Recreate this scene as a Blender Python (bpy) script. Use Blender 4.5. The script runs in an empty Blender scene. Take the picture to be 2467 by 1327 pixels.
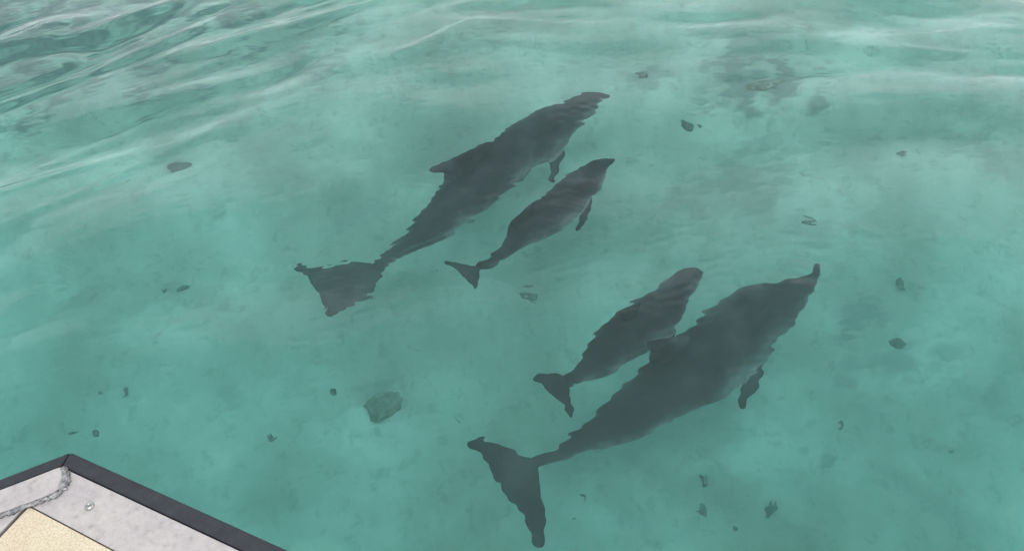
import bpy, bmesh, math, random
import numpy as np
from mathutils import Vector, noise

random.seed(7)
rng = np.random.default_rng(11)
sc = bpy.context.scene
C = sc.collection

# ------------------------------------------------------------------ camera
PW, PH = 2467.0, 1327.0            # the photograph's size
PITCH, FPX, CAMH = math.radians(49.0), 2000.0, 3.8
cam_d = bpy.data.cameras.new('camera')
cam_d.sensor_fit = 'HORIZONTAL'
cam_d.sensor_width = 36.0
cam_d.lens = 36.0 * FPX / PW
cam_d.clip_start, cam_d.clip_end = 0.02, 3000.0
cam = bpy.data.objects.new('camera', cam_d)
cam.location = (0, 0, CAMH)
cam.rotation_euler = (math.pi / 2 - PITCH, 0, 0)
C.objects.link(cam)
sc.camera = cam

# ------------------------------------------------------------------ sky, sun, exposure
SUN_EL, SUN_AZ = math.radians(74), math.radians(-160)      # azimuth from +y towards +x
w = bpy.data.worlds.new('World'); sc.world = w; w.use_nodes = True
nt = w.node_tree; nt.nodes.clear()
out = nt.nodes.new('ShaderNodeOutputWorld'); bg = nt.nodes.new('ShaderNodeBackground')
sky = nt.nodes.new('ShaderNodeTexSky'); sky.sky_type = 'NISHITA'; sky.sun_disc = False
sky.sun_elevation = SUN_EL; sky.sun_rotation = SUN_AZ
tc = nt.nodes.new('ShaderNodeTexCoord')
nz = nt.nodes.new('ShaderNodeTexNoise'); nz.inputs['Scale'].default_value = 2.4
nz.inputs['Detail'].default_value = 5; nz.inputs['Roughness'].default_value = 0.5
sxyz = nt.nodes.new('ShaderNodeSeparateXYZ'); nt.links.new(tc.outputs['Generated'], sxyz.inputs[0])
mad = nt.nodes.new('ShaderNodeMath'); mad.operation = 'MULTIPLY_ADD'; mad.inputs[1].default_value = 0.7
nt.links.new(nz.outputs['Fac'], mad.inputs[0]); nt.links.new(sxyz.outputs[2], mad.inputs[2])
rmp = nt.nodes.new('ShaderNodeValToRGB')                   # heavy cloud overhead, its ragged edge, brighter thin cloud all round below it
mr = nt.nodes.new('ShaderNodeMath'); mr.operation = 'MULTIPLY'; mr.inputs[1].default_value = 0.5
nt.links.new(mad.outputs[0], mr.inputs[0])
rmp.color_ramp.elements[0].position = 0.48; rmp.color_ramp.elements[0].color = (13.2, 13.6, 14.0, 1)
rmp.color_ramp.elements[1].position = 0.515; rmp.color_ramp.elements[1].color = (7.0, 7.3, 7.6, 1)
e2 = rmp.color_ramp.elements.new(0.70); e2.color = (9.0, 9.2, 9.4, 1)
mx = nt.nodes.new('ShaderNodeMix'); mx.data_type = 'RGBA'; mx.inputs[0].default_value = 0.88
nt.links.new(tc.outputs['Generated'], nz.inputs['Vector'])
nt.links.new(mr.outputs[0], rmp.inputs['Fac'])
nt.links.new(sky.outputs[0], mx.inputs[6]); nt.links.new(rmp.outputs[0], mx.inputs[7])
nt.links.new(mx.outputs[2], bg.inputs[0]); bg.inputs[1].default_value = 0.1
nt.links.new(bg.outputs[0], out.inputs[0])

sun_d = bpy.data.lights.new('sun', 'SUN'); sun_d.energy = 1.4; sun_d.angle = math.radians(18)
sun_d.color = (1.0, 0.96, 0.9)
sun = bpy.data.objects.new('sun', sun_d); C.objects.link(sun)
sdir = Vector((math.sin(SUN_AZ) * math.cos(SUN_EL), math.cos(SUN_AZ) * math.cos(SUN_EL), math.sin(SUN_EL)))
sun.rotation_euler = sdir.to_track_quat('Z', 'Y').to_euler()
sun.location = sdir * 30

sc.view_settings.view_transform = 'Standard'; sc.view_settings.look = 'None'
sc.view_settings.exposure = 0.63; sc.view_settings.gamma = 1.0
sc.view_settings.use_curve_mapping = False
cy = sc.cycles
cy.use_denoising = True
cy.use_adaptive_sampling = True; cy.adaptive_threshold = 0.02
cy.max_bounces = 11; cy.diffuse_bounces = 4; cy.glossy_bounces = 5
cy.transmission_bounces = 10; cy.volume_bounces = 2; cy.transparent_max_bounces = 8
cy.caustics_refractive = True; cy.caustics_reflective = True
cy.sample_clamp_indirect = 10

# ------------------------------------------------------------------ pixel -> place
FW = np.array([0, math.cos(PITCH), -math.sin(PITCH)]); UP = np.array([0, math.sin(PITCH), math.cos(PITCH)])
CAM = np.array([0, 0, CAMH])
def ray(x, y):
    """Surface point and direction below it (bent by the water) of the line of sight through a photo pixel."""
    d = FW + np.array([1., 0, 0]) * (x - PW / 2) / FPX - UP * (y - PH / 2) / FPX
    d /= np.linalg.norm(d)
    P = CAM + d * (-CAMH / d[2])
    k = 1 / 1.333; c = -d[2]
    t = k * d + (k * c - math.sqrt(1 - k * k * (1 - c * c))) * np.array([0, 0, 1.])
    return P, t, d
def at(x, y, z):
    P, t, d = ray(x, y)
    if z >= 0: return CAM + d * ((z - CAMH) / d[2])
    return P + t * (z / t[2])
def at_plane(x, y, p0, n):
    P, t, d = ray(x, y)
    return P + t * (np.dot(p0 - P, n) / np.dot(t, n))

# ------------------------------------------------------------------ helpers
def obj(name, me, mat=None, parent=None):
    o = bpy.data.objects.new(name, me); C.objects.link(o)
    if mat: me.materials.append(mat)
    if parent: o.parent = parent
    return o
def tag(o, label=None, cat=None, group=None, kind=None):
    for k, v in (('label', label), ('category', cat), ('group', group), ('kind', kind)):
        if v: o[k] = v
    return o
def smooth(me):
    me.polygons.foreach_set('use_smooth', np.ones(len(me.polygons), dtype=bool))
def sstep(a, b, x):
    t = np.clip((x - a) / (b - a), 0, 1); return t * t * (3 - 2 * t)
def grid_mesh(name, xs, ys, zfun, closed_to=None):
    X, Y = np.meshgrid(xs, ys)
    Z = zfun(X, Y)
    nx, ny = len(xs), len(ys)
    v = np.stack([X.ravel(), Y.ravel(), Z.ravel()], 1)
    i = (np.arange(ny - 1)[:, None] * nx + np.arange(nx - 1)[None, :]).ravel()
    f = np.stack([i, i + 1, i + nx + 1, i + nx], 1)
    extra = []
    if closed_to is not None:
        loop = list(range(nx)) + [nx - 1 + nx * j for j in range(1, ny)] + \
               [nx * (ny - 1) + k for k in range(nx - 2, -1, -1)] + [nx * j for j in range(ny - 2, 0, -1)]
        base = len(v); n = len(loop)
        low = v[loop].copy(); low[:, 2] = closed_to
        v = np.vstack([v, low])
        for k in range(n):
            a, b = loop[k], loop[(k + 1) % n]
            extra.append((b, a, base + k, base + (k + 1) % n))
        extra.append(tuple(base + k for k in range(n - 1, -1, -1)))
    me = bpy.data.meshes.new(name)
    nf = len(f)
    sizes = np.concatenate([np.full(nf, 4), np.array([len(e) for e in extra], dtype=int)]) if extra else np.full(nf, 4)
    idx = np.concatenate([f.ravel()] + [np.array(e) for e in extra]) if extra else f.ravel()
    me.vertices.add(len(v)); me.vertices.foreach_set('co', v.astype(np.float32).ravel())
    me.loops.add(len(idx)); me.loops.foreach_set('vertex_index', idx.astype(np.int32))
    me.polygons.add(len(sizes))
    st = np.concatenate([[0], np.cumsum(sizes)[:-1]])
    me.polygons.foreach_set('loop_start', st.astype(np.int32))
    me.update(calc_edges=True)
    sm = np.zeros(len(sizes), dtype=bool); sm[:nf] = True
    me.polygons.foreach_set('use_smooth', sm)
    me.validate()
    return me, v
def axis(lo, hi, step, far, grow=1.35):
    a = list(np.arange(lo, hi + step / 2, step)); s = step; left = []; x = a[0]
    while x > -far: s *= grow; x -= s; left.append(x)
    s = step; right = []; x = a[-1]
    while x < far: s *= grow; x += s; right.append(x)
    return np.array(left[::-1] + a + right)

class Mat:
    def __init__(s, name, rough=0.6, spec=0.5):
        s.m = bpy.data.materials.new(name); s.m.use_nodes = True
        s.t = s.m.node_tree; s.b = s.t.nodes['Principled BSDF']
        s.b.inputs['Roughness'].default_value = rough
        s.b.inputs['Specular IOR Level'].default_value = spec
    def n(s, kind, **kw):
        nd = s.t.nodes.new('ShaderNode' + kind)
        for k, v in kw.items():
            if k in nd.inputs: nd.inputs[k].default_value = v
            else: setattr(nd, k, v)
        return nd
    def l(s, a, b): s.t.links.new(a, b)
    def noise(s, scale, detail=4, rough=.55, stretch=None):
        tc = s.n('TexCoord'); nz = s.n('TexNoise', Scale=scale, Detail=detail, Roughness=rough)
        if stretch:
            mp = s.n('Mapping'); mp.inputs['Scale'].default_value = stretch
            s.l(tc.outputs['Object'], mp.inputs[0]); s.l(mp.outputs[0], nz.inputs['Vector'])
        else: s.l(tc.outputs['Object'], nz.inputs['Vector'])
        return nz.outputs['Fac']
    def ramp(s, fac, stops):
        r = s.n('ValToRGB'); cr = r.color_ramp
        while len(cr.elements) < len(stops): cr.elements.new(0.5)
        for e, (p, c) in zip(cr.elements, stops): e.position = p; e.color = (*c, 1)
        s.l(fac, r.inputs[0]); return r.outputs[0]
    def mix(s, fac, a, b, blend='MIX'):
        m = s.n('Mix', data_type='RGBA', blend_type=blend)
        for v, k in ((fac, 0), (a, 6), (b, 7)):
            if hasattr(v, 'is_output'): s.l(v, m.inputs[k])
            else: m.inputs[k].default_value = v if k == 0 else (*v, 1)
        return m.outputs[2]
    def bump(s, h, strength, dist):
        b = s.n('Bump', Strength=strength, Distance=dist); s.l(h, b.inputs['Height'])
        s.l(b.outputs[0], s.b.inputs['Normal'])
    def col(s, c): s.l(c, s.b.inputs['Base Color'])

# ================================================================== WATER
def wave_set(n, lam0, lam1, ang, spread, slope, seed):
    r = np.random.default_rng(seed); out = []
    for _ in range(n):
        lam = lam0 * (lam1 / lam0) ** r.random(); a = math.radians(ang + r.normal() * spread)
        k = 2 * math.pi / lam
        out.append((k * math.cos(a), k * math.sin(a), slope / k * math.sqrt(2 / n), r.random() * 6.283, lam))
    return out
def ev(waves, X, Y, cell):
    Z = np.zeros_like(X)
    for kx, ky, A, ph, lam in waves:
        Z += A * np.sin(kx * X + ky * Y + ph) * sstep(2.5, 5, lam / cell)
    return Z
def blobs(X, Y, sx, sy, ang, seed):
    """Smooth random field about 0..1, stretched along ang."""
    r = np.random.default_rng(seed); c, s = math.cos(ang), math.sin(ang)
    U, V = (c * X + s * Y) / sx, (-s * X + c * Y) / sy
    Z = np.zeros_like(X)
    for _ in range(14):
        a = r.random() * 6.283; k = 2 * math.pi * (0.5 + r.random())
        Z += np.sin(k * (math.cos(a) * U + math.sin(a) * V) + r.random() * 6.283)
    return 0.5 + 0.5 * np.tanh(Z / 3.2)

edge_px = [(-900, 900), (0, 680), (330, 520), (640, 390), (1000, 250), (1500, 130), (1900, 270), (2400, 340), (3300, 420)]
edge_xy = np.array([at(x, y, 0)[:2] for x, y in edge_px])
ripple_px = [  # ripple and swell patches: pixel, wavelength, radius, slope, direction in degrees (None: a ring)
    (900, 640, .045, .26, .15, 75), (800, 622, .042, .2, .16, 110), (1010, 590, .05, .22, .12, 120),
    (1050, 440, .06, .18, .07, 80), (1430, 235, .06, .2, .05, 80), (1200, 345, .06, .3, .05, 60),
    (1500, 1070, .035, .07, .15, None), (912, 678, .032, .05, .15, None), (900, 985, .032, .11, .12, 95),
    (1935, 664, .17, .13, .16, 75), (2020, 1015, .03, .06, .14, 90), (1950, 570, .1, .3, .06, 80),
    (1480, 900, .05, .45, .04, 110), (1750, 800, .06, .5, .03, 100), (1400, 480, .05, .4, .04, 70),
    (1330, 1080, .06, .35, .05, 95), (1180, 1060, .05, .2, .05, 80), (1330, 930, .045, .2, .06, 60), (780, 740, .045, .12, .07, 20),
    (290, 285, .85, .5, .15, 122), (150, 455, .75, .45, .15, 124), (40, 560, .6, .35, .15, 126), (90, 745, .5, .25, .12, 128), (420, 250, .6, .5, .12, 120),
    (2240, 270, 1.3, .8, .15, 88), (2050, 140, 1.0, .8, .14, 92), (1080, 195, .55, .35, .13, 95), (900, 160, .6, .5, .12, 105),
    (2350, 120, .9, .6, .14, 85), (1700, 70, .8, .7, .12, 95), (720, 260, .6, .4, .12, 118)]
def water_z(X, Y):
    gx = np.gradient(X, axis=1); gy = np.gradient(Y, axis=0); cell = np.maximum(np.abs(gx), np.abs(gy))
    ye = np.interp(X, edge_xy[:, 0], edge_xy[:, 1])
    far = sstep(-.25, 1.6, Y - ye)                                  # 0 in the calm slick, 1 out in the wind
    left = sstep(.6, -1.2, X)
    right = 1 - left
    g1 = sstep(.28, .72, blobs(X, Y, 2.0, .6, math.radians(34), 3)); g2 = sstep(.3, .7, blobs(X, Y, 3.0, .7, math.radians(-5), 5))
    aL = far * left * (0.12 + 1.0 * g1) * (0.75 + 0.2 * sstep(-1.5, -4.2, X))
    aR = far * right * (0.12 + 1.0 * g2)
    Z = aL * (ev(wave_set(26, .45, 1.1, 33 + 90, 8, .22, 21), X, Y, cell) + ev(wave_set(34, .14, .42, 35 + 90, 9, .165, 22), X, Y, cell))
    Z += aR * (ev(wave_set(22, .6, 1.5, 2 + 90, 10, .13, 23), X, Y, cell) + ev(wave_set(26, .16, .5, 5 + 90, 12, .08, 24), X, Y, cell))
    base = ev(wave_set(16, .9, 3.0, 15 + 90, 25, .05, 25), X, Y, cell)
    fine = ev(wave_set(30, .09, .3, 20 + 90, 35, .022, 26), X, Y, cell) + ev(wave_set(30, .045, .085, 5 + 90, 24, .034, 27), X, Y, cell) * (.25 + 1.1 * blobs(X, Y, .8, .5, .4, 9) ** 1.5)
    Z += base + fine
    for px, py, lam, rad, sl, mode in ripple_px:
        c = at(px, py, 0); dx, dy = X - c[0], Y - c[1]; r2 = dx * dx + dy * dy
        m = np.exp(-r2 / rad ** 2) * sstep(2.2, 4, lam / cell)
        k = 2 * math.pi / lam
        if mode is None: ph = k * np.sqrt(r2)
        else:
            a = math.radians(mode); ph = k * (math.cos(a) * dx + math.sin(a) * dy + 2.0 * dx * dx * .15)
        Z += m * sl / k * np.sin(ph)
    return Z * sstep(60, 14, np.hypot(X, Y))

wm = bpy.data.materials.new('sea_water'); wm.use_nodes = True
t = wm.node_tree; t.nodes.clear()
o_ = t.nodes.new('ShaderNodeOutputMaterial')
gl = t.nodes.new('ShaderNodeBsdfGlass'); gl.inputs['IOR'].default_value = 1.333; gl.inputs['Roughness'].default_value = 0.0
va = t.nodes.new('ShaderNodeVolumeAbsorption'); va.inputs['Color'].default_value = (.0, .915, .90, 1); va.inputs['Density'].default_value = .29
vs = t.nodes.new('ShaderNodeVolumeScatter'); vs.inputs['Color'].default_value = (.70, 1, .95, 1); vs.inputs['Density'].default_value = .165
vs.inputs['Anisotropy'].default_value = .3
ad = t.nodes.new('ShaderNodeAddShader')
t.links.new(va.outputs[0], ad.inputs[0]); t.links.new(vs.outputs[0], ad.inputs[1])
t.links.new(gl.outputs[0], o_.inputs['Surface']); t.links.new(ad.outputs[0], o_.inputs['Volume'])
me, _ = grid_mesh('water', axis(-5.0, 5.0, .0125, 400, 1.2), axis(.8, 7.3, .0125, 400, 1.2), water_z, closed_to=-14.0)
tag(obj('water', me, wm), kind='structure')

# ================================================================== SEABED
BED = -2.1
patch_px = [  # dark patches on the sand, growth except the upper-left pair: pixel, half sizes in px, strength
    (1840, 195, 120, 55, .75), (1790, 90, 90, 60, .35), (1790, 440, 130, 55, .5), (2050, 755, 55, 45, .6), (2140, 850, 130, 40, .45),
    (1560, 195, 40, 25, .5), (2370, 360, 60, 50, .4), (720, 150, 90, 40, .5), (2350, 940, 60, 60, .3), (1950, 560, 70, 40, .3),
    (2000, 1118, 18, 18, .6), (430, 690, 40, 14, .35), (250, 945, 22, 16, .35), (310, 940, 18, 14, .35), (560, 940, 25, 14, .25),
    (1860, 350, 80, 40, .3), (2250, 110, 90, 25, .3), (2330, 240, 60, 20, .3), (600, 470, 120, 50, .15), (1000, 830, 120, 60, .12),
    (0, 60, 420, 130, 1.0), (420, 10, 260, 60, .8), (1250, 380, 90, 40, .2), (830, 480, 120, 40, .25), (926, 960, 66, 46, .62), (443, 420, 34, 20, .5), (1960, 660, 60, 20, .3), (1760, 520, 160, 50, .25)]  # upper-left pair: dark grey look of the reflecting water, painted into the sand colour
def bed_z(X, Y):
    Z = BED + .95 * sstep(2.4, 7.2, Y) + .06 * (blobs(X, Y, 2.2, 1.6, .3, 31) - .5) + .035 * (blobs(X, Y, .7, .5, 1.2, 32) - .5)
    ri = sstep(-.3, 1.6, X) * sstep(4.2, 2.2, Y)                    # sand ripples to the right and near
    a = math.radians(-38 + 90)
    U = math.cos(a) * X + math.sin(a) * Y + .16 * blobs(X, Y, 1.2, .6, -.6, 33)
    Z += .06 * ri * (np.abs(np.sin(U * math.pi / .42)) ** .8 - .5) * (.3 + .9 * blobs(X, Y, 1.4, .7, -.6, 34))
    return Z * 1.0
def bed_at(px, py):
    z = BED
    for _ in range(8):
        p = at(px, py, z); z = float(bed_z(np.array([[p[0]]]), np.array([[p[1]]]))[0, 0])
    return at(px, py, z)
me, v = grid_mesh('seabed', axis(-6.5, 6.5, .045, 380), axis(-1.0, 10, .045, 380), bed_z)
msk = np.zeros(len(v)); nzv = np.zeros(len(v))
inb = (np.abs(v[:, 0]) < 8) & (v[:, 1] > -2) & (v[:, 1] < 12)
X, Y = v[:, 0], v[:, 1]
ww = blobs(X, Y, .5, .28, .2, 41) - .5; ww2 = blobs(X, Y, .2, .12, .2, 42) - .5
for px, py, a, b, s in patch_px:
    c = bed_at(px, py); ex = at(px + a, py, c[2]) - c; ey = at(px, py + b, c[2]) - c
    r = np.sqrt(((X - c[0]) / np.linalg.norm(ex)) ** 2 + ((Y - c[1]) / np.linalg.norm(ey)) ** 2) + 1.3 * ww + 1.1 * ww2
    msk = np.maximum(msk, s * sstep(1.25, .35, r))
ri_ = sstep(-.3, 1.6, X) * sstep(4.4, 2.4, Y); a_ = math.radians(-38 + 90)    # darker tone in the ripple troughs
U_ = math.cos(a_) * X + math.sin(a_) * Y + .16 * blobs(X, Y, 1.2, .6, -.6, 33)
msk = np.maximum(msk, .30 * ri_ * (1 - np.abs(np.sin(U_ * math.pi / .42)) ** .8) * blobs(X, Y, 1.4, .7, -.6, 34))
at_ = me.attributes.new('growth_and_tint', 'FLOAT', 'POINT'); at_.data.foreach_set('value', msk.astype(np.float32))
M = Mat('sand', .9, .2)
tone = M.ramp(M.noise(1.1, 6, .6), [(.34, (.23, .235, .19)), (.5, (.34, .345, .29)), (.64, (.47, .465, .40))])
speck = M.ramp(M.noise(9, 6, .7), [(.34, (.62, .62, .6)), (.46, (1, 1, 1))])
c1 = M.mix(.75, tone, speck, 'MULTIPLY')
ga = M.n('Attribute', attribute_name='growth_and_tint')
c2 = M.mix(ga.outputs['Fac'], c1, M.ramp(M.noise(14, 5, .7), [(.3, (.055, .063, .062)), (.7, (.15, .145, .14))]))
M.col(c2); M.bump(M.noise(22, 5, .7), .4, .02)
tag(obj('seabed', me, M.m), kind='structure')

# ================================================================== DOLPHINS
def cat_rom(P, n):
    P = np.asarray(P, float); P = np.vstack([2 * P[0] - P[1], P, 2 * P[-1] - P[-2]])
    out = []; m = len(P) - 3
    for q in np.linspace(0, m - 1e-6, n):
        i = int(q); u = q - i; a, b, c, d = P[i:i + 4]
        out.append(.5 * (2 * b + (c - a) * u + (2 * a - 5 * b + 4 * c - d) * u * u + (3 * b - a - 3 * c + d) * u ** 3))
    return np.array(out)
def nearest_on(skel, p):
    best = None
    for a, b in zip(skel[:-1], skel[1:]):
        ab = b - a; u = np.clip(np.dot(p - a, ab) / max(1e-9, np.dot(ab, ab)), 0, 1); q = a + ab * u
        d = np.linalg.norm(p - q)
        if best is None or d < best[0]: best = (d, q)
    return best[1]
def blade(V, F, outline, skel, thick, normal, closed_n=64):
    """A fin: a closed outline, thickest along its skeleton line, thin at the edge."""
    pts = cat_rom(np.vstack([outline, outline[:1]]), closed_n)[:-1]
    n = len(pts); S = np.array([nearest_on(skel, p) for p in pts])
    lv = [1.0, .88, .62, .32, .05]
    rows = []
    for side in (1, -1):
        for s in lv:
            h = thick * (max(.0, 1 - s * s) ** .55) * .5 + .0035
            b0 = len(V); rows.append((side, b0))
            for p, q in zip(pts, S): V.append(q + (p - q) * s + normal * h * side)
    top = [b for s, b in rows if s == 1]; bot = [b for s, b in rows if s == -1]
    for L, sgn in ((top, 1), (bot, -1)):
        for r0, r1 in zip(L[:-1], L[1:]):
            for k in range(n):
                q = (r0 + k, r0 + (k + 1) % n, r1 + (k + 1) % n, r1 + k)
                F.append(q if sgn > 0 else q[::-1])
        cap = tuple(L[-1] + k for k in range(n)); F.append(cap if sgn > 0 else cap[::-1])
    for k in range(n):
        F.append((bot[0] + k, bot[0] + (k + 1) % n, top[0] + (k + 1) % n, top[0] + k))

dm = Mat('dolphin_skin', .55, .05)
sk = dm.n('Attribute', attribute_name='skin')
sp = dm.n('SeparateColor'); dm.l(sk.outputs['Color'], sp.inputs[0])
body = dm.ramp(sp.outputs[1], [(.38, (.19, .195, .20)), (.60, (.085, .092, .098)), (.78, (.034, .039, .044)), (.93, (.016, .019, .022))])
blot = dm.ramp(dm.noise(3.2, 5, .6), [(.36, (.45, .46, .48)), (.5, (1, 1, 1)), (.64, (2.3, 2.25, 2.2))])
scr = dm.ramp(dm.noise(7, 3, .5, (1, 9, 9)), [(.64, (1, 1, 1)), (.7, (1.5, 1.5, 1.5))])
col = dm.mix(1.0, dm.mix(1.0, body, blot, 'MULTIPLY'), scr, 'MULTIPLY')
col = dm.mix(sp.outputs[2], col, (.015, .015, .016))
dm.col(col); dm.bump(dm.noise(30, 3, .5), .15, .004)

def dolphin(label, org, sc_, pairs, depths, dorsal, fluke, fl_depth, fl_skel, pec, pec_depth, vox, deep, fat=1.07, lean=math.radians(11)):
    depths = [d + deep for d in depths]; fl_depth = [d + deep for d in fl_depth]; pec_depth = [d + deep for d in pec_depth]
    fl_skel = [(p, d + deep) for p, d in fl_skel]
    Z = lambda p: (org[0] + p[0] / sc_, org[1] + p[1] / sc_)
    n = len(pairs)
    dep = np.interp(np.linspace(0, 1, n), np.linspace(0, 1, len(depths)), depths)
    cen, rad = [], []
    for (u, l), d in zip(pairs, dep):
        u, l = Z(u), Z(l); m = ((u[0] + l[0]) / 2, (u[1] + l[1]) / 2)
        hw = math.hypot(u[0] - l[0], u[1] - l[1]) / 2
        P, tt, _ = ray(*m); c = at(*m, -d)
        dist = np.linalg.norm(P - CAM) + np.linalg.norm(c - P) / 1.333
        cen.append(c); rad.append(hw * dist / FPX * fat)
    S = cat_rom(np.column_stack([cen, rad]), 90)
    sp_, rr = S[:, :3], np.maximum(S[:, 3], .007) + .006 * np.linspace(1, 0, len(S))
    T = np.gradient(sp_, axis=0); T /= np.linalg.norm(T, axis=1)[:, None]
    side = np.cross(T, [0, 0, 1.]); side /= np.linalg.norm(side, axis=1)[:, None]
    upv = np.cross(side, T)
    V, F = [], []; NS = 28
    for c, r, s, u in zip(sp_, rr, side, upv):
        for k in range(NS):
            a = 2 * math.pi * k / NS
            V.append(c + r * (math.cos(a) * s + math.sin(a) * u))
    for i in range(len(sp_) - 1):
        for k in range(NS):
            F.append((i * NS + k, i * NS + (k + 1) % NS, (i + 1) * NS + (k + 1) % NS, (i + 1) * NS + k))
    F.append(tuple(range(NS - 1, -1, -1))); F.append(tuple((len(sp_) - 1) * NS + k for k in range(NS)))
    L = np.sum(np.linalg.norm(np.diff(sp_, axis=0), axis=1))
    nb = len(V)
    if dorsal:                                  # fin in the upright plane through the spine
        pts, (i0, i1), (tipi,) = dorsal
        m = at(*Z(pts[0]), -float(np.mean(depths)))
        i = int(np.argmin([np.linalg.norm(q - m) for q in sp_]))
        fn = side[i] * math.cos(lean) + upv[i] * math.sin(lean); fu = upv[i] * math.cos(lean) - side[i] * math.sin(lean)
        pl = [at_plane(*Z(p), sp_[i], fn) for p in pts]
        base = .5 * (pl[i0] + pl[i1]); base = base - fu * .03
        outl = np.array(pl); skel = [base, .5 * (base + pl[tipi]), base * .15 + pl[tipi] * .85]
        blade(V, F, outl, skel, .085 * L / 2.6, fn)
    fp = np.array([at(*Z(p), -fd) for p, fd in zip(fluke, fl_depth)])
    nrm = np.linalg.svd(fp - fp.mean(0))[2][2]; nrm = nrm if nrm[2] > 0 else -nrm
    fz = float(np.mean(fl_depth))
    sk_ = [at(*Z(p), -d) for p, d in fl_skel]
    blade(V, F, fp, sk_, .05 * L / 2.6, nrm, 96)
    if pec:
        q = np.array([at(*Z(p), -d) for p, d in zip(pec, pec_depth)])
        nrm = np.linalg.svd(q - q.mean(0))[2][2]
        tip = q[np.argmax(pec_depth)]; root = .5 * (q[0] + q[-1])
        blade(V, F, q, [root, .5 * (root + tip), root * .15 + tip * .85], .045 * L / 2.6, nrm)
        i = int(np.argmin([np.linalg.norm(root - s) for s in sp_]))
        lat = (q - sp_[i]) @ side[i]; ref = q - 2 * np.outer(lat, side[i])     # the fin on the far flank, tucked in
        ref = ref + np.outer(lat * .45, side[i]); ref[:, 2] -= .25 * np.abs(lat)
        nr2 = np.linalg.svd(ref - ref.mean(0))[2][2]
        r2 = .5 * (ref[0] + ref[-1]); t2 = ref[np.argmax(pec_depth)]
        blade(V, F, ref, [r2, .5 * (r2 + t2), r2 * .15 + t2 * .85], .045 * L / 2.6, nr2)
    me = bpy.data.meshes.new('raw'); me.from_pydata([tuple(p) for p in V], [], F); me.update()
    tmp = bpy.data.objects.new('raw', me); C.objects.link(tmp)
    md = tmp.modifiers.new('r', 'REMESH'); md.mode = 'VOXEL'; md.voxel_size = vox; md.use_smooth_shade = True
    m2 = tmp.modifiers.new('s', 'SMOOTH'); m2.factor = .5; m2.iterations = 4
    dg = bpy.context.evaluated_depsgraph_get(); dg.update()
    fm = bpy.data.meshes.new_from_object(tmp.evaluated_get(dg))
    bpy.data.objects.remove(tmp); bpy.data.meshes.remove(me)
    co = np.empty(len(fm.vertices) * 3, np.float32); fm.vertices.foreach_get('co', co); co = co.reshape(-1, 3).astype(float)
    idx = np.argmin(((co[:, None, :] - sp_[None, :, :]) ** 2).sum(2), axis=1)
    d = co - sp_[idx]; upn = (d * upv[idx]).sum(1) / rr[idx]; lat = (d * side[idx]).sum(1) / rr[idx]
    out_ = np.linalg.norm(d, axis=1) / rr[idx] > 1.14
    up01 = np.where(out_, .9, np.clip(upn * .5 + .5, 0, 1))
    tpar = idx / len(sp_)
    HT = .90                                        # blowhole and eyes, as marks on the skin
    dark = np.exp(-((tpar - .885) * L / .022) ** 2 - (lat * rr[idx] / .022) ** 2) * (upn > .5)
    for s in (1, -1):
        dark = np.maximum(dark, np.exp(-((tpar - .915) * L / .018) ** 2 - ((upn + .05) * rr[idx] / .018) ** 2) * (lat * s > .5))
    ca = np.column_stack([tpar, up01, dark, np.ones(len(co))]).astype(np.float32)
    fm.attributes.new('skin', 'FLOAT_COLOR', 'POINT').data.foreach_set('color', ca.ravel())
    root = Vector(sp_[len(sp_) // 2]); 
    fm.transform(__import__('mathutils').Matrix.Translation(-root))
    fm.materials.clear(); smooth(fm)
    o = obj('dolphin', fm, dm.m); o.location = root
    tag(o, label, 'dolphin', 'pod of dolphins under the water')
    print('DOLPHIN', label, 'top', round(float(co[:, 2].max()), 3), 'length', round(float(L), 2), 'verts', len(co), 'maxr', round(float(rr.max()), 2))
    return o

O1, S1 = (680, 180), 1841 / 860.
O2, S2 = (1080, 620), 1764 / 940.
# far adult
dolphin('larger of the two far dolphins, with a hooked back fin', O1, S1,
    [((465, 965), (505, 1010)), ((510, 918), (555, 968)), ((560, 868), (612, 932)), ((620, 800), (690, 893)), ((700, 715), (785, 855)),
     ((770, 640), (870, 805)), ((838, 555), (955, 752)), ((905, 480), (1035, 700)), ((975, 415), (1120, 620)), ((1060, 340), (1215, 550)),
     ((1140, 280), (1285, 480)), ((1230, 218), (1385, 425)), ((1335, 168), (1462, 335)), ((1425, 155), (1528, 262)),
     ((1500, 122), (1585, 212)), ((1560, 97), (1630, 168)), ((1612, 100), (1652, 140)), ((1640, 108), (1664, 134)), ((1662, 112), (1678, 128)), ((1688, 116), (1694, 122))],
    [.62, .58, .5, .45, .4, .34, .28, .22],
    ([(900, 520), (1090, 350), (1060, 338), (1000, 366), (940, 398), (880, 430), (820, 460), (762, 499), (805, 494), (848, 516), (838, 560)], (0, 3), (7,)),
    [(520, 960), (440, 960), (370, 945), (300, 955), (240, 978), (180, 982), (90, 970), (55, 990), (115, 1025), (155, 1090), (190, 1150), (215, 1215), (248, 1280),
     (300, 1252), (380, 1213), (440, 1165), (480, 1110), (502, 1060), (530, 1000)],
    [.6, .6, .6, .6, .6, .6, .6, .6, .61, .63, .65, .66, .67, .67, .66, .65, .63, .62, .6],
    [((110, 990), .6), ((230, 1020), .6), ((480, 990), .6), ((400, 1060), .62), ((290, 1160), .65), ((255, 1250), .67)],
    [(1360, 400), (1372, 440), (1382, 500), (1372, 552), (1400, 548), (1420, 500), (1428, 450), (1455, 390), (1440, 350)],
    [.42, .46, .52, .6, .6, .54, .48, .42, .4], .0085, .36)
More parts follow.
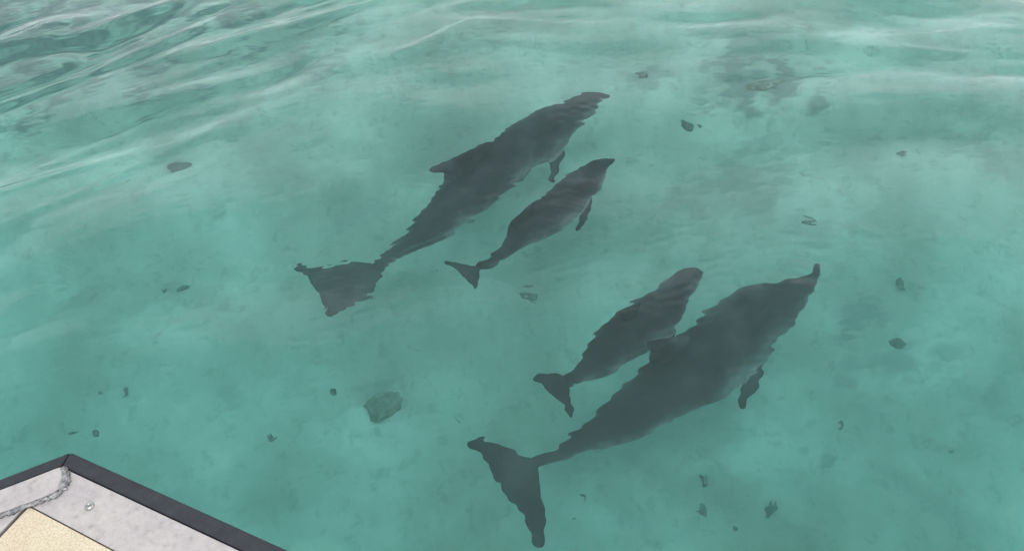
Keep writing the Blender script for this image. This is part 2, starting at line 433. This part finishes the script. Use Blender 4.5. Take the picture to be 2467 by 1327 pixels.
# its calf
dolphin('small dark dolphin swimming close below the large far one', O1, S1,
    [((1008, 985), (1025, 1013)), ((1055, 955), (1085, 1000)), ((1105, 918), (1135, 968)), ((1150, 875), (1185, 935)), ((1185, 815), (1225, 905)),
     ((1200, 745), (1290, 878)), ((1240, 705), (1356, 848)), ((1300, 655), (1432, 808)), ((1360, 620), (1490, 760)), ((1400, 575), (1535, 705)),
     ((1450, 530), (1580, 640)), ((1490, 500), (1625, 600)), ((1550, 465), (1655, 545)), ((1600, 440), (1668, 492)), ((1650, 432), (1690, 458)), ((1690, 428), (1703, 441)), ((1711, 424), (1716, 428))],
    [.62, .6, .5, .45, .42, .4, .38],
    ([(1250, 740), (1300, 655), (1245, 700), (1200, 740), (1184, 772), (1198, 792), (1215, 800)], (0, 1), (4,)),
    [(1035, 985), (990, 990), (940, 980), (880, 966), (836, 966), (890, 1002), (920, 1035), (945, 1060), (985, 1112), (1005, 1115), (1022, 1075), (1028, 1020)],
    [.62, .62, .62, .62, .62, .62, .63, .64, .66, .66, .65, .63],
    [((860, 975), .62), ((930, 1000), .62), ((1005, 1005), .62), ((985, 1050), .64), ((998, 1100), .66)],
    [(1535, 690), (1540, 730), (1522, 780), (1518, 810), (1548, 785), (1580, 730), (1602, 660), (1590, 625)],
    [.48, .52, .58, .62, .6, .55, .49, .46], .0065, .18)
# near calf
dolphin('small dolphin with blunt head swimming between the two large ones', O2, S2,
    [((515, 525), (540, 552)), ((545, 505), (572, 548)), ((585, 468), (625, 532)), ((630, 412), (695, 520)), ((680, 350), (765, 488)),
     ((740, 290), (845, 440)), ((800, 245), (920, 400)), ((870, 205), (985, 362)), ((935, 162), (1035, 290)), ((1000, 115), (1085, 205)),
     ((1050, 78), (1120, 150)), ((1095, 68), (1148, 120)), ((1130, 70), (1160, 100)), ((1150, 75), (1163, 88))],
    [.6, .58, .52, .46, .42, .4],
    ([(830, 290), (870, 225), (840, 222), (808, 236), (778, 262), (795, 280), (810, 300)], (0, 1), (4,)),
    [(545, 530), (515, 524), (480, 515), (420, 514), (382, 540), (430, 562), (465, 602), (520, 652), (560, 718), (567, 670), (552, 612), (542, 560)],
    [.6, .6, .6, .6, .6, .6, .6, .62, .64, .63, .61, .6],
    [((405, 530), .6), ((460, 545), .6), ((525, 545), .6), ((535, 610), .61), ((557, 690), .64)],
    [(960, 330), (975, 372), (1000, 378), (1024, 372), (1030, 330), (1040, 290)],
    [.48, .54, .58, .62, .54, .5], .0065, .22)
# near adult
dolphin('large nearest dolphin with widely spread tail flukes', O2, S2,
    [((375, 905), (410, 955)), ((430, 880), (458, 938)), ((485, 862), (525, 915)), ((550, 805), (610, 880)), ((620, 740), (690, 850)),
     ((690, 675), (775, 835)), ((760, 600), (870, 800)), ((830, 540), (965, 750)), ((905, 470), (1060, 695)), ((985, 415), (1150, 650)),
     ((1075, 345), (1245, 590)), ((1150, 295), (1315, 520)), ((1230, 215), (1395, 440)), ((1320, 165), (1468, 362)), ((1400, 140), (1525, 308)),
     ((1470, 128), (1572, 262)), ((1530, 118), (1605, 215)), ((1575, 112), (1625, 172)), ((1605, 95), (1648, 140)), ((1630, 75), (1664, 108)), ((1650, 58), (1676, 82)), ((1664, 48), (1680, 60))],
    [.66, .66, .66, .64, .6, .56, .5, .42],
    ([(985, 460), (1090, 365), (1040, 368), (1000, 373), (950, 384), (905, 406), (922, 430), (915, 475)], (0, 2), (5,)),
    [(440, 920), (385, 902), (340, 888), (280, 855), (220, 828), (150, 802), (80, 825), (120, 862), (170, 922), (200, 990), (228, 1022), (243, 1022), (246, 1062), (290, 1110),
     (340, 1162), (370, 1235), (390, 1300), (415, 1316), (437, 1290), (443, 1200), (440, 1130), (425, 1060), (413, 1000), (415, 950)],
    [.62] * 6 + [.6] + [.62] * 6 + [.63, .64, .65, .66, .66, .66, .65, .64, .64, .63, .62],
    [((120, 830), .6), ((220, 900), .62), ((390, 940), .62), ((340, 1040), .63), ((395, 1180), .65), ((412, 1280), .66)],
    [(1290, 500), (1312, 550), (1306, 600), (1304, 655), (1330, 662), (1352, 602), (1390, 552), (1412, 482), (1442, 420), (1440, 380)],
    [.7, .76, .82, .9, .9, .84, .78, .72, .68, .66], .0085, .32, 1.0)

# ================================================================== ON THE SEABED
rk = Mat('algae_rock', .9, .2)
rk.col(rk.ramp(rk.noise(13, 6, .7), [(.34, (.055, .06, .038)), (.5, (.13, .125, .085)), (.66, (.25, .23, .17))]))
rk.bump(rk.noise(26, 5, .7), .6, .02)
rd = Mat('dark_rock', .9, .2)
rd.col(rd.ramp(rd.noise(13, 6, .7), [(.34, (.02, .024, .018)), (.5, (.05, .052, .04)), (.66, (.12, .11, .09))])); rd.bump(rd.noise(26, 5, .7), .6, .02)
def rock(px, py, wpx, hpx, rot, label, seed, flat=.55, mat=None, name='rock', cat='rock', group='rocks on the sand'):
    c = bed_at(px, py); a = np.linalg.norm(at(px + wpx / 2, py, c[2]) - c); b = np.linalg.norm(at(px, py + hpx / 2, c[2]) - c)
    bm = bmesh.new(); bmesh.ops.create_icosphere(bm, subdivisions=5, radius=1)
    for v in bm.verts:
        n1 = noise.noise(v.co * 1.6 + Vector((seed, 0, 0))) * .22 + noise.noise(v.co * 4 + Vector((0, seed, 0))) * .2 + noise.noise(v.co * 11) * .1 + noise.noise(v.co * 24) * .05
        v.co *= 1 + n1
        v.co = Vector((v.co.x * a, v.co.y * b, v.co.z * min(a, b) * flat))
    me = bpy.data.meshes.new(name); bm.to_mesh(me); bm.free(); smooth(me)
    o = obj(name, me, (mat or rk).m); o.location = (c[0], c[1], c[2] + min(a, b) * flat * .35); o.rotation_euler.z = rot
    return tag(o, label, cat, group)
rock(926, 960, 90, 46, .6, 'greenish brown oval rock on the sand below the far dolphin tail', 3.1, .5)
rock(443, 418, 62, 34, -.2, 'dark round rock alone on the sand in the upper left', 8.4, .8, rd)
rock(1836, 200, 90, 26, .1, 'broad low dark reef rock in the upper right', 5.7, .35)
rock(1650, 290, 20, 26, .4, 'tiny dark stone right of the far dolphin beak', 2.2, .8, rd)
rock(241, 1028, 18, 18, .4, 'small pointed dark stone above the boat corner', 4.4, .9, rd)
rock(806, 937, 13, 11, .4, 'tiny dark pebble left of the oval rock', 6.4, .8, rd)

sw = Mat('seaweed', .7, .3)
sw.col(sw.ramp(sw.noise(20, 3), [(.3, (.045, .055, .038)), (.7, (.11, .105, .075))]))
def seaweed(px, py, spx, ang, n, label, seed, curl=.5, spread=.32):
    """A loose clump of flat tapered fronds lying on the sand; spx = length in photo pixels."""
    r = random.Random(seed); c = bed_at(px, py); spx = spx * .64
    Lm = np.linalg.norm(at(px + spx, py, c[2]) - c)
    V, F = [], []
    for _ in range(n):
        a = ang + r.gauss(0, spread); l = Lm * r.uniform(.55, 1.05); wd = Lm * r.uniform(.08, .17)
        x, y = r.gauss(0, Lm * .1), r.gauss(0, Lm * .1); x -= math.cos(ang) * Lm * .45; y -= math.sin(ang) * Lm * .45
        z0 = r.uniform(.008, .03); cu = r.gauss(0, curl); N = 9; prev = None
        for k in range(N):
            u = k / (N - 1); a2 = a + cu * u * u * 2
            hw = wd * (math.sin(math.pi * min(.98, .12 + .86 * u)) ** .6) * (1 + .25 * math.sin(9 * u + seed))
            zz = z0 + .05 * Lm * math.sin(u * 3 + seed) + .12 * Lm * u * r.uniform(.2, .6)
            nx, ny = -math.sin(a2), math.cos(a2); b = len(V); th = .004
            V += [(x + nx * hw, y + ny * hw, zz), (x, y, zz + th), (x - nx * hw, y - ny * hw, zz), (x, y, zz - th)]
            if prev is not None:
                for q in range(4): F.append((prev + q, prev + (q + 1) % 4, b + (q + 1) % 4, b + q))
            else: F.append((b + 3, b + 2, b + 1, b))
            prev = b; x += math.cos(a2) * l / N; y += math.sin(a2) * l / N
        F.append((prev, prev + 1, prev + 2, prev + 3))
    me = bpy.data.meshes.new('seaweed'); me.from_pydata(V, [], F); me.update(); smooth(me)
    o = obj('seaweed', me, sw.m); o.location = c
    return tag(o, label, 'seaweed', 'loose seaweed on the sand')
for i, a in enumerate([
    (1691, 1165, 42, 1.3, 8, 'dark upright seaweed clump below the near dolphin, upper of two in line'),
    (1690, 1228, 50, 1.75, 7, 'forked seaweed tuft below the near dolphin, lower of two in line'),
    (1860, 1225, 70, .95, 4, 'long bent strand of seaweed near the bottom edge'),
    (1410, 1203, 44, -.3, 4, 'thin seaweed wisp right of the near tail fluke'),
    (1388, 1255, 30, 1.1, 3, 'faint thin strand lying just right of the near fluke tip'),
    (2155, 810, 50, -.45, 7, 'dark leaf-shaped seaweed in the sand right of the near dolphin beak'),
    (2020, 1014, 24, 1.5, 8, 'small dark tuft alone on the sand at the lower right'),
    (186, 1028, 46, -.1, 9, 'broken seaweed clump beside the pointed stone above the boat'),
    (655, 1045, 30, 1.5, 7, 'small seaweed tuft between the boat and the oval rock'),
    (1278, 714, 30, .1, 6, 'short seaweed scrap below the small far dolphin, upper of a pair'),
    (1280, 742, 44, -.35, 6, 'curved seaweed scrap below the small far dolphin, lower of a pair'),
    (1062, 658, 18, 0, 5, 'tiny seaweed scrap at the tail of the small far dolphin'),
    (395, 693, 30, 1.3, 5, 'hook-shaped seaweed scrap left of the far dolphin tail'),
    (437, 687, 48, .3, 6, 'faint seaweed streak beside the hook-shaped scrap'),
    (2168, 686, 48, -.1, 8, 'low seaweed mat right of the near dolphin beak'),
    (2180, 382, 42, .1, 4, 'two thin strands of seaweed near the right edge'),
    (2300, 1100, 40, -.4, 4, 'pair of thin seaweed wisps at the lower right edge'),
    (318, 455, 26, -.5, 4, 'small dark seaweed scrap below the round rock'),
    (1768, 1275, 20, -.2, 4, 'tiny seaweed scrap at the bottom edge'),
    (1555, 190, 60, .2, 10, 'loose seaweed mat above right of the far dolphin beak'),
    (1680, 288, 30, .7, 3, 'thin curled strand beside the tiny stone'),
    (1182, 1000, 14, 1.5, 4, 'tiny dark scrap above the near tail fluke'),
    (1100, 997, 14, 1.4, 4, 'tiny dark scrap left of the near tail fluke'),
    (893, 725, 22, 1.3, 5, 'small drifting scrap right of the far tail fluke'),
    (1438, 1092, 26, -.4, 4, 'small seaweed scrap under the belly of the near dolphin'),
    (1960, 545, 46, .1, 6, 'thin seaweed wisps above the near dolphin beak'),
    (310, 940, 30, .9, 5, 'faint seaweed tuft above the pointed stone'),
    (248, 942, 26, 1.1, 5, 'faint thin seaweed scrap left above the pointed stone')]):
    seaweed(*a, seed=i * 3 + 1)

# ================================================================== THE BOAT'S UPPER DECK
DZ = CAMH - 1.4
dk = lambda x, y, z=DZ: at(x, y, z)[:2]
boat = bpy.data.objects.new('tour_boat', None); C.objects.link(boat)
tag(boat, 'corner of a pale boat deck with black rubber edging', 'boat')
c0 = dk(168.5, 1087); lp = dk(0, 1152); rp = dk(700.5, 1327)
ul = (lp - c0) / np.linalg.norm(lp - c0); ur = (rp - c0) / np.linalg.norm(rp - c0)
def isect(p, d, q, e):
    s = np.linalg.solve(np.column_stack([d, -e]), q - p); return p + d * s[0]
li0, ri0, ri1 = dk(0, 1178.6), dk(360, 1220.5), dk(587, 1327)
dri = (ri1 - ri0) / np.linalg.norm(ri1 - ri0); dli = ul
ci = isect(li0, dli, ri0, dri)                                     # inner corner of the rubber edging
LEN_L, LEN_R = 2.2, 4.2
Lo, Ro = c0 + ul * LEN_L, c0 + ur * LEN_R
Li, Ri = ci + dli * LEN_L, ci + dri * LEN_R
pc = dk(69, 1215); pl = dk(0, 1288.5); pr = dk(281, 1327)
dpl = (pl - pc) / np.linalg.norm(pl - pc); dpr = (pr - pc) / np.linalg.norm(pr - pc)
def prism(name, poly, z0, z1, mat, bev=.003, parent=boat, seg=2):
    bm = bmesh.new()
    vs = [bm.verts.new((p[0], p[1], z1)) for p in poly]
    f = bm.faces.new(vs); f.normal_update()
    if f.normal.z < 0: f.normal_flip()
    r = bmesh.ops.extrude_face_region(bm, geom=[f])
    for v in [g for g in r['geom'] if isinstance(g, bmesh.types.BMVert)]: v.co.z = z0
    bmesh.ops.recalc_face_normals(bm, faces=bm.faces[:])
    if bev: bmesh.ops.bevel(bm, geom=bm.edges[:], offset=bev, segments=seg, affect='EDGES', profile=.5)
    me = bpy.data.meshes.new(name); bm.to_mesh(me); bm.free()
    me.polygons.foreach_set('use_smooth', np.zeros(len(me.polygons), bool))
    return obj(name, me, mat, parent)

rub = Mat('black_rubber', .7, .22)
rub.col(rub.ramp(rub.noise(40, 6, .7), [(.3, (.016, .018, .023)), (.7, (.028, .031, .039))])); rub.bump(rub.noise(420, 3), .25, .002)
alu = Mat('weathered_grey_paint', .55, .35)
ac = alu.mix(1.0, alu.ramp(alu.noise(9, 7, .65), [(.3, (.27, .252, .262)), (.5, (.315, .297, .295)), (.7, (.345, .334, .315))]),
             alu.ramp(alu.noise(60, 5, .7), [(.30, (.66, .65, .65)), (.42, (.9, .895, .89)), (.6, (1.02, 1.02, 1.02))]), 'MULTIPLY')
alu.col(ac); alu.bump(alu.noise(110, 6, .75), .35, .003)
cream = Mat('cream_nonskid', .75, .3)
tcx = cream.n('TexCoord'); vo = cream.n('TexVoronoi', Scale=310.0); cream.l(tcx.outputs['Object'], vo.inputs['Vector'])
cc = cream.mix(1.0, cream.ramp(cream.noise(14, 5), [(.3, (.42, .365, .275)), (.7, (.465, .415, .315))]),
               cream.ramp(vo.outputs['Distance'], [(.35, (1, 1, 1)), (.75, (.80, .77, .72))]), 'MULTIPLY')
cream.col(cc); cream.bump(vo.outputs['Distance'], -.7, .004)
seal = Mat('grey_sealant', .6, .4)
seal.col(seal.ramp(seal.noise(95, 6, .75), [(.36, (.05, .05, .055)), (.5, (.2, .2, .205)), (.66, (.38, .37, .37))])); seal.bump(seal.noise(140, 5, .7), .8, .006)
white = Mat('white_gelcoat', .25, .5)
white.col(white.ramp(white.noise(3, 5), [(.3, (.68, .69, .68)), (.7, (.76, .76, .75))]))
steel = Mat('steel_screw', .28, .5); steel.b.inputs['Metallic'].default_value = 1.0
steel.col(steel.ramp(steel.noise(200, 2), [(.3, (.2, .2, .2)), (.7, (.42, .42, .41))]))
dark = Mat('dark_gap', .9, .2); dark.col(dark.ramp(dark.noise(60, 3), [(.3, (.03, .028, .027)), (.7, (.06, .055, .05))]))

back = np.array([0., -2.6])
gap = .0008
prism('edge_strip', [c0 + ul * gap, Lo, Li, ci + dli * gap], DZ - .055, DZ - .001, rub.m, .004)
prism('edge_strip', [c0 + ur * gap, Ro, Ri, ci + dri * gap], DZ - .055, DZ - .0005, rub.m, .004)
bl, br = Lo + np.array([.3, -2.0]), Ro + np.array([-.5, -2.2])
inset = lambda p: p + (np.array([-.0, -1.0]) - p) / np.linalg.norm(np.array([0, -1.0]) - p) * .03
prism('deck_slab', [inset(c0), inset(Lo), bl, br, inset(Ro)], DZ - .12, DZ - .022, dark.m, .0)
# grey plates: the one along the long side, and the one along the short side lapping over it
dn = np.array([dri[1], -dri[0]]); dn = dn if np.dot(dn, pc - ci) > 0 else -dn
Pr_end = pc + dpr * 4.0
g = .0025
prism('trim_plate', [ci + dri * .004 + dn * .002, Ri + dn * .002, Pr_end, pc - dpr * .004, pc + dpl * 1.9 - dpr * .004, dk(-160, 1280), dk(-20, 1205), dk(60, 1165)], DZ - .02, DZ, alu.m, .002)
bead_px = [(148, 1124), (156, 1132), (160, 1142), (158, 1158), (153, 1170), (140, 1184), (120, 1195), (97, 1203), (70, 1213), (47, 1221), (22, 1231), (0, 1238), (-60, 1262), (-160, 1300)]
bead = np.array([dk(x, y, DZ + .006) for x, y in bead_px])
lap = [dk(x, y, DZ + .006) for x, y in ((-160, 1242), (-60, 1203), (0, 1179.8), (70, 1153), (120, 1133.5), (136, 1127), (146, 1124.5), (153, 1129), (157, 1137), (157, 1150), (152, 1163), (144, 1174), (128, 1186), (97, 1199), (70, 1209), (47, 1217), (22, 1227), (0, 1234), (-60, 1258), (-160, 1296))]
prism('trim_plate', lap, DZ + .0005, DZ + .0065, alu.m, .0015)
def tube(name, pts, rad, mat, parent, seed=0, lump=.25):
    P = cat_rom([(p[0], p[1], p[2]) for p in pts], 110); V, F = [], []; n = 10
    T = np.gradient(P, axis=0)
    for i, (p, tt) in enumerate(zip(P, T)):
        s = np.array([tt[1], -tt[0], 0]); s /= np.linalg.norm(s)
        for k in range(n):
            a = 2 * math.pi * k / n
            r = rad[0] * (1 + lump * noise.noise(Vector((i * .35, k * .9, seed))) * 1.8)
            V.append(tuple(p + s * math.cos(a) * r + np.array([0, 0, 1]) * math.sin(a) * r * rad[1]))
    for i in range(len(P) - 1):
        for k in range(n): F.append((i * n + k, i * n + (k + 1) % n, (i + 1) * n + (k + 1) % n, (i + 1) * n + k))
    F.append(tuple(range(n))[::-1]); F.append(tuple((len(P) - 1) * n + k for k in range(n)))
    me = bpy.data.meshes.new(name); me.from_pydata(V, [], F); me.update(); smooth(me)
    return obj(name, me, mat, parent)
b3 = [(p[0], p[1], DZ + .003) for p in bead]
tube('sealant_bead', b3, (.0048, .35), seal.m, boat, 2, .7)
# broad smear of sealant at the tip of the lapped plate
tip = [dk(x, y, DZ + .007) for x, y in ((143, 1127), (150, 1126), (158, 1133), (163, 1146), (161, 1160), (155, 1172), (146, 1180), (138, 1176), (142, 1165), (147, 1152), (148, 1140))]
prism('sealant_smear', tip, DZ + .003, DZ + .0078, seal.m, .002)
# cream non-skid panel, sunk a little between dark seams
p_in = pc + (dpl + dpr) * .002
prism('deck_panel', [p_in, p_in + dpr * 3.9, br + np.array([0, .3]), bl + np.array([0.3, .3]), p_in + dpl * 1.8], DZ - .021, DZ - .0015, cream.m, .0012)
# screw: domed washer head with a socket
sx, sy = dk(216, 1219)
bm = bmesh.new(); prof = [(0, -.0015), (.0021, -.0015), (.0023, .0022), (.0045, .0030), (.0066, .0020), (.0080, .0004), (.0080, -.002)]
NS = 24; rings = []
for r_, z_ in prof[1:]:
    rings.append([bm.verts.new((r_ * math.cos(2 * math.pi * k / NS), r_ * math.sin(2 * math.pi * k / NS), z_)) for k in range(NS)])
cv = bm.verts.new((0, 0, prof[0][1]))
for k in range(NS): bm.faces.new((cv, rings[0][(k + 1) % NS], rings[0][k])[::-1])
for a, b in zip(rings[:-1], rings[1:]):
    for k in range(NS): bm.faces.new((a[k], b[k], b[(k + 1) % NS], a[(k + 1) % NS]))
bmesh.ops.recalc_face_normals(bm, faces=bm.faces[:])
me = bpy.data.meshes.new('screw'); bm.to_mesh(me); bm.free(); smooth(me)
s_ = obj('screw', me, steel.m, boat); s_.location = (sx, sy, DZ + .0012)
# cabin below the deck and the hull it stands on (hidden under the overhang from here)
cen = np.array([.1, -1.4])
ins = lambda p, k: cen + (p - cen) * k
cab = [ins(c0, .72), ins(Lo, .72), ins(bl, .8), ins(br, .8), ins(Ro, .72)]
prism('cabin_wall', cab, .55, DZ - .121, white.m, .02)
hull = [ins(c0, .80), ins(Lo, .8), ins(bl, .86), ins(br, .86), ins(Ro, .8)]
bm = bmesh.new(); lv = [(-.55, .72), (-.1, .90), (.5, 1.0), (.549, 1.0)]; rows = []
for z_, k in lv: rows.append([bm.verts.new((*(cen + (np.array(p) - cen) * k), z_)) for p in hull])
for a, b in zip(rows[:-1], rows[1:]):
    for k in range(5): bm.faces.new((a[k], a[(k + 1) % 5], b[(k + 1) % 5], b[k]))
bm.faces.new(rows[0]); bm.faces.new(rows[-1]); bmesh.ops.recalc_face_normals(bm, faces=bm.faces[:])
me = bpy.data.meshes.new('hull'); bm.to_mesh(me); bm.free(); obj('hull', me, white.m, boat)
